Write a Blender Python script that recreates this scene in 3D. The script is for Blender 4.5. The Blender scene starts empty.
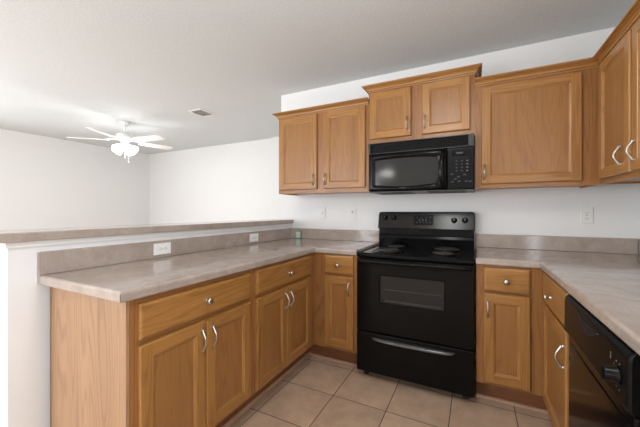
import bpy, bmesh, math, random
from mathutils import Vector, Matrix
random.seed(7)
PI = math.pi
sc = bpy.context.scene
COL = sc.collection

# ------------------------------------------------------------------ camera
W_, H_ = 640.0, 427.0
FPX = 303.93
cam_d = bpy.data.cameras.new('camera')
cam_d.sensor_fit = 'HORIZONTAL'; cam_d.sensor_width = 36.0
cam_d.lens = FPX / W_ * 36.0
cam_d.shift_y = -(213.5 - 210.61) / W_
cam_d.clip_start = 0.02
cam = bpy.data.objects.new('camera', cam_d); COL.objects.link(cam)
cam.location = (0.7627, -2.7267, 1.2027)
cam.rotation_euler = (PI / 2, 0, 0.4712)
sc.camera = cam

# ------------------------------------------------------------------ world, lights, exposure
world = bpy.data.worlds.new('world'); sc.world = world
world.use_nodes = True
bg = world.node_tree.nodes['Background']
bg.inputs[0].default_value = (0.80, 0.90, 1.0, 1); bg.inputs[1].default_value = 1.0

def area(name, loc, rot, sx, sy, power, col=(1, 1, 1), spread=None):
    l = bpy.data.lights.new(name, 'AREA'); l.shape = 'RECTANGLE'; l.size = sx; l.size_y = sy
    l.energy = power; l.color = col
    if spread: l.spread = spread
    o = bpy.data.objects.new(name, l); COL.objects.link(o); o.location = loc; o.rotation_euler = rot
    return o
# added area lamps as daylight, at an unseen, assumed sliding door and windows
area('added_daylight_rear', (-2.7, -5.32, 1.10), (-PI / 2, 0, PI), 2.2, 2.0, 94, (0.91, 0.965, 1.03))
area('added_daylight_left', (-5.42, -3.0, 1.35), (0, -PI / 2, 0), 1.3, 2.0, 78, (0.91, 0.965, 1.03))
area('added_daylight_right', (1.70, -3.9, 1.45), (0, PI / 2, 0), 1.2, 1.3, 36, (0.91, 0.965, 1.03))  # added to brighten the half wall from the right

sc.view_settings.view_transform = 'Standard'
sc.view_settings.look = 'None'
sc.view_settings.gamma = 1.0
sc.view_settings.use_curve_mapping = False
sc.view_settings.exposure = 0.26

# ------------------------------------------------------------------ materials
def lin(r, g, b):
    def f(c):
        c /= 255.0
        return c / 12.92 if c <= 0.04045 else ((c + 0.055) / 1.055) ** 2.4
    return (f(r), f(g), f(b), 1)

def newmat(name):
    m = bpy.data.materials.new(name); m.use_nodes = True
    nt = m.node_tree; b = nt.nodes['Principled BSDF']
    return m, nt, b

def plain(name, col, rough=0.5, metal=0.0, spec=None, coat=0.0, emit=None, estr=0.0):
    m, nt, b = newmat(name)
    b.inputs['Base Color'].default_value = col
    b.inputs['Roughness'].default_value = rough
    b.inputs['Metallic'].default_value = metal
    if spec is not None: b.inputs['Specular IOR Level'].default_value = spec
    if coat: b.inputs['Coat Weight'].default_value = coat; b.inputs['Coat Roughness'].default_value = 0.08
    if emit: b.inputs['Emission Color'].default_value = emit; b.inputs['Emission Strength'].default_value = estr
    return m

def N(nt, t, **kw):
    n = nt.nodes.new(t)
    for k, v in kw.items(): setattr(n, k, v)
    return n

def paint(name, col, bump_scale=220, bump=0.06, rough=0.75, dist=0.002):
    m, nt, b = newmat(name)
    b.inputs['Base Color'].default_value = col; b.inputs['Roughness'].default_value = rough
    b.inputs['Specular IOR Level'].default_value = 0.25
    g = N(nt, 'ShaderNodeNewGeometry')
    n = N(nt, 'ShaderNodeTexNoise'); n.inputs['Scale'].default_value = bump_scale; n.inputs['Detail'].default_value = 3
    bp = N(nt, 'ShaderNodeBump'); bp.inputs['Strength'].default_value = bump; bp.inputs['Distance'].default_value = dist
    nt.links.new(g.outputs['Position'], n.inputs['Vector'])
    nt.links.new(n.outputs['Fac'], bp.inputs['Height']); nt.links.new(bp.outputs['Normal'], b.inputs['Normal'])
    return m

def ceiling_mat():
    m, nt, b = newmat('ceiling_knockdown')
    b.inputs['Roughness'].default_value = 0.9; b.inputs['Specular IOR Level'].default_value = 0.1
    g = N(nt, 'ShaderNodeNewGeometry')
    n = N(nt, 'ShaderNodeTexNoise'); n.inputs['Scale'].default_value = 75; n.inputs['Detail'].default_value = 4; n.inputs['Roughness'].default_value = 0.6
    r = N(nt, 'ShaderNodeValToRGB'); r.color_ramp.elements[0].position = 0.42; r.color_ramp.elements[1].position = 0.62
    c = N(nt, 'ShaderNodeMixRGB'); c.inputs[1].default_value = lin(214, 218, 219); c.inputs[2].default_value = lin(222, 226, 227)
    bp = N(nt, 'ShaderNodeBump'); bp.inputs['Strength'].default_value = 0.2; bp.inputs['Distance'].default_value = 0.0018
    L = nt.links.new
    L(g.outputs['Position'], n.inputs['Vector']); L(n.outputs['Fac'], r.inputs[0]); L(r.outputs[0], c.inputs[0])
    L(c.outputs[0], b.inputs['Base Color']); L(r.outputs[0], bp.inputs['Height']); L(bp.outputs['Normal'], b.inputs['Normal'])
    return m

def oak(name, axis, light, dark, cath=0.5, rough=0.32, seed=0.0, fig=(11, 0.75), rings=70):
    """oak with the grain running along local axis 'x','y' or 'z'"""
    m, nt, b = newmat(name); L = nt.links.new
    tc = N(nt, 'ShaderNodeTexCoord'); oi = N(nt, 'ShaderNodeObjectInfo')
    add = N(nt, 'ShaderNodeVectorMath', operation='ADD')
    mul = N(nt, 'ShaderNodeMath', operation='MULTIPLY'); mul.inputs[1].default_value = 17.0
    L(oi.outputs['Random'], mul.inputs[0])
    comb = N(nt, 'ShaderNodeCombineXYZ')
    L(mul.outputs[0], comb.inputs[0]); comb.inputs[1].default_value = seed; L(mul.outputs[0], comb.inputs[2])
    L(tc.outputs['Object'], add.inputs[0]); L(comb.outputs[0], add.inputs[1])
    def mapped(a, along):
        mp = N(nt, 'ShaderNodeMapping')
        s = [a, a, a]; s['xyz'.index(axis)] = along
        mp.inputs['Scale'].default_value = s
        L(add.outputs[0], mp.inputs['Vector']); return mp
    # broad tone
    n1 = N(nt, 'ShaderNodeTexNoise'); n1.inputs['Scale'].default_value = 1; n1.inputs['Detail'].default_value = 2
    L(mapped(9, 0.8).outputs[0], n1.inputs['Vector'])
    # cathedral figure : bands of a stretched noise
    n2 = N(nt, 'ShaderNodeTexNoise'); n2.inputs['Scale'].default_value = 1; n2.inputs['Detail'].default_value = 1.5; n2.inputs['Distortion'].default_value = 0.3
    L(mapped(*fig).outputs[0], n2.inputs['Vector'])
    k = N(nt, 'ShaderNodeMath', operation='MULTIPLY'); k.inputs[1].default_value = rings
    L(n2.outputs['Fac'], k.inputs[0])
    sn = N(nt, 'ShaderNodeMath', operation='SINE'); L(k.outputs[0], sn.inputs[0])
    pw = N(nt, 'ShaderNodeMapRange'); pw.inputs[1].default_value = 0.1; pw.inputs[2].default_value = 1.0
    L(sn.outputs[0], pw.inputs[0])
    # pores
    n3 = N(nt, 'ShaderNodeTexNoise'); n3.inputs['Scale'].default_value = 1; n3.inputs['Detail'].default_value = 3; n3.inputs['Roughness'].default_value = 0.7
    L(mapped(330, 9).outputs[0], n3.inputs['Vector'])
    n3r = N(nt, 'ShaderNodeMapRange'); n3r.inputs[1].default_value = 0.40; n3r.inputs[2].default_value = 0.75
    L(n3.outputs['Fac'], n3r.inputs[0])
    base = N(nt, 'ShaderNodeMixRGB')
    base.inputs[1].default_value = light; base.inputs[2].default_value = dark
    mm = N(nt, 'ShaderNodeMath', operation='MULTIPLY'); mm.inputs[1].default_value = cath
    L(pw.outputs[0], mm.inputs[0])
    m2 = N(nt, 'ShaderNodeMath', operation='MULTIPLY_ADD'); m2.inputs[1].default_value = 0.4
    L(n3r.outputs[0], m2.inputs[0]); L(mm.outputs[0], m2.inputs[2])
    m3 = N(nt, 'ShaderNodeMapRange'); m3.inputs[1].default_value = 0.3; m3.inputs[2].default_value = 0.7; m3.inputs[3].default_value = 0; m3.inputs[4].default_value = 0.3
    L(n1.outputs['Fac'], m3.inputs[0])
    m4 = N(nt, 'ShaderNodeMath', operation='ADD', use_clamp=True); L(m2.outputs[0], m4.inputs[0]); L(m3.outputs[0], m4.inputs[1])
    L(m4.outputs[0], base.inputs[0]); L(base.outputs[0], b.inputs['Base Color'])
    b.inputs['Roughness'].default_value = rough
    b.inputs['Specular IOR Level'].default_value = 0.45
    bp = N(nt, 'ShaderNodeBump'); bp.inputs['Strength'].default_value = 0.12; bp.inputs['Distance'].default_value = 0.0006
    L(m4.outputs[0], bp.inputs['Height']); L(bp.outputs['Normal'], b.inputs['Normal'])
    return m

OL, OD = lin(172, 123, 67), lin(122, 79, 38)
oak_v = oak('oak_vertical', 'z', OL, OD, cath=0.3)
oak_h = oak('oak_horizontal', 'x', OL, OD, cath=0.3, seed=3.3)
oak_fv = oak('oak_frame_vertical', 'z', lin(162, 112, 64), lin(115, 73, 38), cath=0.35, seed=2.2)
oak_fh = oak('oak_frame_horizontal', 'x', lin(162, 112, 64), lin(115, 73, 38), cath=0.3, seed=4.2)
oak_panel = oak('oak_door_panel', 'z', lin(161, 113, 63), lin(117, 76, 39), cath=0.2, seed=5.1, fig=(9, 0.6), rings=90)
oak_end = oak('oak_end_panel', 'z', lin(176, 140, 105), lin(136, 101, 73), cath=0.34, rough=0.5, seed=1.7, fig=(8, 0.7), rings=95)
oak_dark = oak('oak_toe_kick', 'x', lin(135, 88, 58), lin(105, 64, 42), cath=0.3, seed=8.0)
shoe_wood = oak('pale_shoe_moulding', 'x', lin(196, 160, 132), lin(165, 126, 98), cath=0.2)

def laminate():
    m, nt, b = newmat('greige_laminate'); L = nt.links.new
    g = N(nt, 'ShaderNodeNewGeometry')
    mp = N(nt, 'ShaderNodeMapping'); mp.inputs['Scale'].default_value = (1, 1, 1); mp.inputs['Rotation'].default_value = (0, 0, 0.6)
    L(g.outputs['Position'], mp.inputs[0])
    n = N(nt, 'ShaderNodeTexNoise'); n.inputs['Scale'].default_value = 7; n.inputs['Detail'].default_value = 7; n.inputs['Roughness'].default_value = 0.62; n.inputs['Distortion'].default_value = 1.2
    L(mp.outputs[0], n.inputs['Vector'])
    r = N(nt, 'ShaderNodeValToRGB')
    e = r.color_ramp.elements
    e[0].position = 0.3; e[0].color = lin(156, 142, 132)
    e[1].position = 0.72; e[1].color = lin(180, 168, 158)
    x = e.new(0.5); x.color = lin(169, 155, 145)
    L(n.outputs['Fac'], r.inputs[0])
    n2 = N(nt, 'ShaderNodeTexNoise'); n2.inputs['Scale'].default_value = 160; n2.inputs['Detail'].default_value = 2
    L(g.outputs['Position'], n2.inputs['Vector'])
    mx = N(nt, 'ShaderNodeMixRGB', blend_type='OVERLAY'); mx.inputs[0].default_value = 0.15
    L(r.outputs[0], mx.inputs[1]); L(n2.outputs['Fac'], mx.inputs[2])
    L(mx.outputs[0], b.inputs['Base Color'])
    b.inputs['Roughness'].default_value = 0.09
    b.inputs['Specular IOR Level'].default_value = 0.5
    return m
lam = laminate()
lam_seam = plain('laminate_seam', lin(112, 96, 82), 0.6)

def tile_floor():
    m, nt, b = newmat('beige_floor_tile'); L = nt.links.new
    g = N(nt, 'ShaderNodeNewGeometry')
    sep = N(nt, 'ShaderNodeSeparateXYZ'); L(g.outputs['Position'], sep.inputs[0])
    P = 0.345; GW = 0.0022
    masks = []; ids = []
    for o, off in ((0, -0.058), (1, -0.580)):
        a = N(nt, 'ShaderNodeMath', operation='ADD'); a.inputs[1].default_value = -off + P * 40; L(sep.outputs[o], a.inputs[0])
        d = N(nt, 'ShaderNodeMath', operation='DIVIDE'); d.inputs[1].default_value = P; L(a.outputs[0], d.inputs[0])
        fr = N(nt, 'ShaderNodeMath', operation='FRACT'); L(d.outputs[0], fr.inputs[0])
        fl = N(nt, 'ShaderNodeMath', operation='FLOOR'); L(d.outputs[0], fl.inputs[0]); ids.append(fl)
        s = N(nt, 'ShaderNodeMath', operation='SUBTRACT'); s.inputs[1].default_value = 0.5; L(fr.outputs[0], s.inputs[0])
        ab = N(nt, 'ShaderNodeMath', operation='ABSOLUTE'); L(s.outputs[0], ab.inputs[0])
        mr = N(nt, 'ShaderNodeMapRange'); mr.inputs[1].default_value = 0.5 - GW / P * 1.5; mr.inputs[2].default_value = 0.5 - GW / P * 0.9
        L(ab.outputs[0], mr.inputs[0]); masks.append(mr)
    mx = N(nt, 'ShaderNodeMath', operation='MAXIMUM'); L(masks[0].outputs[0], mx.inputs[0]); L(masks[1].outputs[0], mx.inputs[1])
    cb = N(nt, 'ShaderNodeCombineXYZ'); L(ids[0].outputs[0], cb.inputs[0]); L(ids[1].outputs[0], cb.inputs[1])
    wn = N(nt, 'ShaderNodeTexWhiteNoise'); L(cb.outputs[0], wn.inputs['Vector'])
    va = N(nt, 'ShaderNodeVectorMath', operation='ADD'); L(g.outputs['Position'], va.inputs[0]); L(wn.outputs['Color'], va.inputs[1])
    n = N(nt, 'ShaderNodeTexNoise'); n.inputs['Scale'].default_value = 9; n.inputs['Detail'].default_value = 5; n.inputs['Roughness'].default_value = 0.6
    L(va.outputs[0], n.inputs['Vector'])
    r = N(nt, 'ShaderNodeValToRGB'); e = r.color_ramp.elements
    e[0].position = 0.3; e[0].color = lin(180, 152, 128); e[1].position = 0.72; e[1].color = lin(208, 180, 154)
    L(n.outputs['Fac'], r.inputs[0])
    hv = N(nt, 'ShaderNodeHueSaturation'); L(r.outputs[0], hv.inputs['Color'])
    mr = N(nt, 'ShaderNodeMapRange'); mr.inputs[3].default_value = 0.92; mr.inputs[4].default_value = 1.06; L(wn.outputs['Value'], mr.inputs[0]); L(mr.outputs[0], hv.inputs['Value'])
    c = N(nt, 'ShaderNodeMixRGB'); c.inputs[2].default_value = lin(96, 78, 66); L(mx.outputs[0], c.inputs[0]); L(hv.outputs[0], c.inputs[1])
    L(c.outputs[0], b.inputs['Base Color'])
    rr = N(nt, 'ShaderNodeMapRange'); rr.inputs[3].default_value = 0.38; rr.inputs[4].default_value = 0.9; L(mx.outputs[0], rr.inputs[0]); L(rr.outputs[0], b.inputs['Roughness'])
    inv = N(nt, 'ShaderNodeMath', operation='SUBTRACT'); inv.inputs[0].default_value = 1; L(mx.outputs[0], inv.inputs[1])
    bp = N(nt, 'ShaderNodeBump'); bp.inputs['Strength'].default_value = 0.6; bp.inputs['Distance'].default_value = 0.002
    L(inv.outputs[0], bp.inputs['Height']); L(bp.outputs['Normal'], b.inputs['Normal'])
    return m

wall_m = paint('white_wall_paint', lin(229, 228, 226))
pony_m = paint('white_half_wall_paint', lin(232, 232, 232))
ceil_m = ceiling_mat()
floor_m = tile_floor()
white_trim = plain('white_trim_paint', lin(236, 236, 234), 0.45)
nickel = plain('satin_nickel', lin(200, 198, 192), 0.28, 1.0)
black_gloss = plain('black_enamel', (0.0032, 0.0032, 0.0034, 1), 0.14, 0, 0.16)
black_satin = plain('black_plastic', (0.005, 0.005, 0.005, 1), 0.30, 0, 0.14)
black_matte = plain('black_matte', (0.006, 0.006, 0.006, 1), 0.6)
black_panel = plain('backguard_black_glass', (0.012, 0.0115, 0.011, 1), 0.2, 0, 0.27)
oven_glass = plain('oven_window_glass', (0.022, 0.021, 0.020, 1), 0.1, 0, 0.2)
mw_glass = plain('microwave_window_glass', (0.026, 0.025, 0.023, 1), 0.1, 0, 0.3)
dark_steel = plain('dark_chrome', (0.10, 0.10, 0.10, 1), 0.25, 1.0)
coil_m = plain('burner_coil', (0.09, 0.088, 0.086, 1), 0.3, 0.7)
grey_metal = plain('grey_underside', lin(66, 65, 63), 0.4, 0.3)
grey_print = plain('grey_print', lin(102, 101, 99), 0.6)
dim_print = plain('dim_print', lin(62, 60, 58), 0.6)
white_plastic = plain('white_plastic', lin(238, 238, 236), 0.35)
dark_slot = plain('dark_slot', lin(50, 48, 46), 0.6)
pale_plastic = plain('almond_plastic', lin(228, 226, 222), 0.4)
green_m = plain('pale_green_plastic', lin(186, 214, 194), 0.45)
green_rim = plain('grey_green_rim', lin(104, 110, 92), 0.5)
fan_white = plain('fan_white', lin(238, 237, 234), 0.4)
vent_grey = plain('vent_paint', lin(205, 203, 198), 0.5)
glow = plain('fan_glass_shade', (1, 1, 1, 1), 0.4, 0, emit=(1.0, 0.98, 0.96, 1), estr=8.0)
lamp_glow = plain('ceiling_lamp_glass', (1, 1, 1, 1), 0.4, 0, emit=(1.0, 0.97, 0.93, 1), estr=8.0)

# ------------------------------------------------------------------ mesh helpers
def BM(): return bmesh.new()

def add_box(bm, a, b, mi=0, bevel=0.0, seg=2):
    x0, y0, z0 = [min(p, q) for p, q in zip(a, b)]; x1, y1, z1 = [max(p, q) for p, q in zip(a, b)]
    v = [bm.verts.new(p) for p in ((x0, y0, z0), (x1, y0, z0), (x1, y1, z0), (x0, y1, z0), (x0, y0, z1), (x1, y0, z1), (x1, y1, z1), (x0, y1, z1))]
    fs = [bm.faces.new([v[i] for i in f]) for f in ((0, 3, 2, 1), (4, 5, 6, 7), (0, 1, 5, 4), (1, 2, 6, 5), (2, 3, 7, 6), (3, 0, 4, 7))]
    for f in fs: f.material_index = mi
    if bevel:
        es = {e for f in fs for e in f.edges}
        r = bmesh.ops.bevel(bm, geom=list(es), offset=bevel, segments=seg, profile=0.5, affect='EDGES', clamp_overlap=True)
        for f in r['faces']: f.material_index = mi
    return fs

def add_prism(bm, pts, axis, lo, hi, mi=0):
    """extrude polygon pts (2D) along axis; 2D coords are the remaining axes in xyz order"""
    def mk(p, t):
        q = list(p); q.insert('xyz'.index(axis), t); return bm.verts.new(q)
    A = [mk(p, lo) for p in pts]; B = [mk(p, hi) for p in pts]; n = len(pts)
    fs = [bm.faces.new(A), bm.faces.new(B[::-1])]
    for i in range(n): fs.append(bm.faces.new((A[i], B[i], B[(i + 1) % n], A[(i + 1) % n])))
    for f in fs: f.material_index = mi
    bmesh.ops.recalc_face_normals(bm, faces=fs)
    return fs

def add_tube(bm, pts, rad, seg=10, mi=0, cap=True, flat=1.0, flat_axis=None):
    pts = [Vector(p) for p in pts]; n = len(pts)
    if not hasattr(rad, '__len__'): rad = [rad] * n
    rings = []; up = None
    for i in range(n):
        t = (pts[min(i + 1, n - 1)] - pts[max(i - 1, 0)]).normalized()
        if up is None:
            up = Vector((0, 0, 1)) if abs(t.z) < 0.9 else Vector((1, 0, 0))
        u = (up - t * up.dot(t)).normalized(); w = t.cross(u); up = u
        ring = []
        for k in range(seg):
            a = 2 * PI * k / seg
            o = (u * math.cos(a) + w * math.sin(a)) * rad[i]
            if flat_axis is not None: o[flat_axis] *= flat
            ring.append(bm.verts.new(pts[i] + o))
        rings.append(ring)
    fs = []
    for i in range(n - 1):
        for k in range(seg):
            fs.append(bm.faces.new((rings[i][k], rings[i][(k + 1) % seg], rings[i + 1][(k + 1) % seg], rings[i + 1][k])))
    if cap:
        fs.append(bm.faces.new(rings[0][::-1])); fs.append(bm.faces.new(rings[-1]))
    for f in fs: f.material_index = mi; f.smooth = True
    return fs

def add_lathe(bm, prof, origin, axis, seg=24, mi=0):
    """prof: list of (radius, height along axis). axis: unit Vector"""
    ax = Vector(axis).normalized(); o = Vector(origin)
    u = ax.orthogonal().normalized(); w = ax.cross(u); rings = []
    for r, h in prof:
        if r < 1e-6: rings.append([bm.verts.new(o + ax * h)])
        else: rings.append([bm.verts.new(o + ax * h + (u * math.cos(2 * PI * k / seg) + w * math.sin(2 * PI * k / seg)) * r) for k in range(seg)])
    fs = []
    for A, B in zip(rings, rings[1:]):
        for k in range(seg):
            k2 = (k + 1) % seg
            if len(A) == 1 and len(B) == 1: continue
            if len(A) == 1: fs.append(bm.faces.new((A[0], B[k2], B[k])))
            elif len(B) == 1: fs.append(bm.faces.new((A[k], A[k2], B[0])))
            else: fs.append(bm.faces.new((A[k], A[k2], B[k2], B[k])))
    for f in fs: f.material_index = mi; f.smooth = True
    bmesh.ops.recalc_face_normals(bm, faces=fs)
    return fs

def add_sweep(bm, path, prof, mi=0, m0=None, m1=None):
    """path: 2D points; profile (out, z); 'out' is to the right-hand side of travel. mitred corners"""
    n = len(path); P = [Vector(p) for p in path]; rings = []
    def nrm(a, b):
        d = (b - a).normalized(); return Vector((d.y, -d.x))
    for i in range(n):
        if i == 0: m = nrm(P[0], P[1])
        elif i == n - 1: m = nrm(P[-2], P[-1])
        else:
            a, b = nrm(P[i - 1], P[i]), nrm(P[i], P[i + 1]); m = (a + b); m = m / m.dot(a)
        if i == 0 and m0: m = Vector(m0)
        if i == n - 1 and m1: m = Vector(m1)
        rings.append([bm.verts.new((P[i].x + m.x * o, P[i].y + m.y * o, z)) for o, z in prof])
    fs = []; k = len(prof)
    for A, B in zip(rings, rings[1:]):
        for j in range(k): fs.append(bm.faces.new((A[j], A[(j + 1) % k], B[(j + 1) % k], B[j])))
    fs.append(bm.faces.new(rings[0])); fs.append(bm.faces.new(rings[-1][::-1]))
    for f in fs: f.material_index = mi
    bmesh.ops.recalc_face_normals(bm, faces=fs)
    return fs

def obj(name, bm, mats, parent=None, loc=(0, 0, 0), smooth=False, label=None):
    me = bpy.data.meshes.new(name)
    bm.normal_update()
    bm.to_mesh(me); bm.free()
    if not isinstance(mats, (list, tuple)): mats = [mats]
    for m in mats: me.materials.append(m)
    if smooth:
        for p in me.polygons: p.use_smooth = True
    o = bpy.data.objects.new(name, me); COL.objects.link(o); o.location = loc
    if parent: o.parent = parent
    if label: o['label'] = label
    return o

def thing(name, label, cat, loc=(0, 0, 0), rz=0.0, group=None):
    o = bpy.data.objects.new(name, None); COL.objects.link(o)
    o.empty_display_size = 0.1
    o.location = loc; o.rotation_euler = (0, 0, rz)
    o['label'] = label; o['category'] = cat
    if group: o['group'] = group
    return o

def struct(name, bm, m):
    o = obj(name, bm, m); o['kind'] = 'structure'; return o

def dup(root, loc, rz, label):
    r = root.copy(); COL.objects.link(r); r.location = loc; r.rotation_euler = (0, 0, rz); r['label'] = label
    for ch in list(root.children):
        c = ch.copy(); COL.objects.link(c); c.parent = r
        for g in ch.children:
            d = g.copy(); COL.objects.link(d); d.parent = c
    return r

# ------------------------------------------------------------------ room shell
CZ = 2.4405
XL, XR, YR, YB = -5.62, 1.733, -5.5, 1.53
def boxbm(*args, **kw):
    bm = BM(); add_box(bm, *args, **kw); return bm
struct('floor', boxbm((XL - .1, YR - .1, -0.1), (XR + .1, YB + .1, 0)), floor_m)
struct('ceiling', boxbm((XL - .1, YR - .1, CZ), (XR + .1, YB + .1, CZ + .1)), ceil_m)
bm = BM()                                   # kitchen wall, with a slightly rounded drywall corner at its free end
pts = [(XR + .1, 0.0)] + [(-1.10 + .012 - .012 * math.sin(a), .012 - .012 * math.cos(a)) for a in [i * PI / 8 for i in range(5)]] + [(-1.10, .12), (XR + .1, .12)]
add_prism(bm, pts, 'z', 0, CZ)
struct('wall_kitchen', bm, wall_m)
bm = BM()                                   # right wall with an added window opening to light the half wall, y -4.6..-3.2
add_box(bm, (XR, YR, 0), (XR + .1, -4.6, CZ)); add_box(bm, (XR, -3.2, 0), (XR + .1, -.0005, CZ))
add_box(bm, (XR, -4.6, 0), (XR + .1, -3.2, .8)); add_box(bm, (XR, -4.6, 2.1), (XR + .1, -3.2, CZ))
struct('wall_right', bm, wall_m)
bm = BM()
add_box(bm, (XL, YB, 0), (-2.295, YB + .1, CZ))
struct('wall_back', bm, wall_m)
bm = BM()
add_box(bm, (-2.295, YB - .05, 0), (-1.0, YB + .1, CZ))
struct('wall_chase', bm, wall_m)
struct('wall_passage', boxbm((-1.0, .1205, 0), (-.9, YB + .1, CZ)), wall_m)
bm = BM()                                   # left wall with an added, unseen window opening for daylight, y -4..-2
add_box(bm, (XL - .1, YR, 0), (XL, -4.0, CZ)); add_box(bm, (XL - .1, -2.0, 0), (XL, YB + .1, CZ))
add_box(bm, (XL - .1, -4.0, 0), (XL, -2.0, .7)); add_box(bm, (XL - .1, -4.0, 2.0), (XL, -2.0, CZ))
struct('wall_left', bm, wall_m)
bm = BM()                                   # rear wall with an added, unseen sliding door opening for daylight, x -3.8..-1.6
add_box(bm, (XL - .1, YR - .1, 0), (-3.8, YR, CZ)); add_box(bm, (-1.6, YR - .1, 0), (XR + .1, YR, CZ)); add_box(bm, (-3.8, YR - .1, 2.1), (-1.6, YR, CZ))
struct('wall_rear', bm, wall_m)
def frame_bm(w, h, t, d, mull=()):
    bm = BM()
    add_box(bm, (0, 0, 0), (t, d, h)); add_box(bm, (w - t, 0, 0), (w, d, h)); add_box(bm, (t, 0, 0), (w - t, d, t)); add_box(bm, (t, 0, h - t), (w - t, d, h))
    for x in mull: add_box(bm, (x - t / 2, 0, t), (x + t / 2, d, h - t))
    return bm
o = obj('added_door_1', frame_bm(2.2, 2.1, .06, .06, (1.1,)), white_trim, loc=(-3.8, YR - .09, 0)); o['kind'] = 'structure'  # frame of the unseen sliding door, added for the rear daylight
o = obj('added_window_1', frame_bm(2.0, 1.3, .05, .05, (1.0,)), white_trim, loc=(XL - .02, -4.0, .7)); o.rotation_euler = (0, 0, PI / 2); o['kind'] = 'structure'  # frame of the unseen left window, added for the daylight there

o = obj('added_window_2', frame_bm(1.4, 1.3, .05, .05, (.7,)), white_trim, loc=(XR + .075, -4.6, .8)); o.rotation_euler = (0, 0, PI / 2); o['kind'] = 'structure'  # unseen window frame, added with the lamp that lights the half wall
# half wall and its white trim
struct('wall_half', boxbm((-1.09, -2.19, 0), (-.97, -.0005, 1.07)), pony_m)
bm = BM()
add_box(bm, (-.97, -2.20, 1.046), (-.958, -.001, 1.0695)); add_box(bm, (-1.102, -2.20, 1.046), (-1.09, -.001, 1.0695)); add_box(bm, (-1.09, -2.202, 1.046), (-.97, -2.19, 1.0695))
struct('trim_1', bm, white_trim)

# bar top
bt = thing('bar_top', 'long narrow mottled greige laminate ledge capping the white half wall', 'counter', (-1.09, -1.1, 1.07))
bm = BM(); add_box(bm, (-.16, -1.155, 0), (.1535, 1.0985, .0396), bevel=.004)
obj('ledge', bm, lam, bt)

# ------------------------------------------------------------------ counters
def rounded_counter_profile():
    # (out, z) cross-section of front edge
    pass
def counter_bm(poly, z0, z1, r=.012):
    """slab with rounded top edge for the listed polygon"""
    bm = BM(); fs = add_prism(bm, poly, 'z', z0, z1)
    es = [e for e in bm.edges if all(abs(v.co.z - z1) < 1e-6 for v in e.verts)]
    r1 = bmesh.ops.bevel(bm, geom=es, offset=r, segments=4, profile=0.5, affect='EDGES')
    es = [e for e in bm.edges if all(abs(v.co.z - z0) < 1e-6 for v in e.verts)]
    bmesh.ops.bevel(bm, geom=es, offset=.006, segments=2, profile=0.5, affect='EDGES')
    return bm
ZC0, ZC1 = .8755, .9151
c1 = thing('countertop', 'L-shaped greige laminate countertop on the peninsula and left of the stove', 'countertop', (0, 0, ZC0))
def shift(bm, o):
    for v in bm.verts: v.co -= Vector(o)
    return bm
bm = counter_bm([(-.97, -2.094), (-.3459, -2.094), (-.3459, -.635), (-.0055, -.635), (-.0055, 0 - .0005), (-.97, -.0005)], ZC0, ZC1)
add_box(bm, (-.3475, -2.0935, ZC0 + .004), (-.3450, -2.0950, ZC1 - .006), mi=1)       # dark laminate seam on the end corner
obj('worktop', shift(bm, (0, 0, ZC0)), [lam, lam_seam], c1)
bm = BM(); add_box(bm, (-.9695, -2.088, ZC1), (-.95, -.0205, 1.0193), bevel=.004)
add_box(bm, (-.9700, -2.0945, ZC0 + .01), (-.9500, -2.0875, 1.0175), bevel=.001)
obj('backsplash', shift(bm, (0, 0, ZC0)), lam, c1)
bm = BM(); add_box(bm, (-.9695, -.02, ZC1), (-.0055, -.0005, 1.0193), bevel=.004)
obj('backsplash', shift(bm, (0, 0, ZC0)), lam, c1)

c2 = thing('countertop', 'L-shaped greige laminate countertop right of the stove, over the dishwasher', 'countertop', (1.4, 0, ZC0))
bm = counter_bm([(.7685, -.0005), (1.7325, -.0005), (1.7325, -2.95), (1.0907, -2.95), (1.0907, -.635), (.7685, -.635)], ZC0, ZC1)
obj('worktop', shift(bm, (1.4, 0, ZC0)), lam, c2)
bm = BM(); add_box(bm, (.7685, -.02, ZC1), (1.7120, -.0005, 1.0193), bevel=.004); obj('backsplash', shift(bm, (1.4, 0, ZC0)), lam, c2)
bm = BM(); add_box(bm, (1.7130, -2.95, ZC1), (1.7325, -.0205, 1.0193), bevel=.004); obj('backsplash', shift(bm, (1.4, 0, ZC0)), lam, c2)

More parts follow.
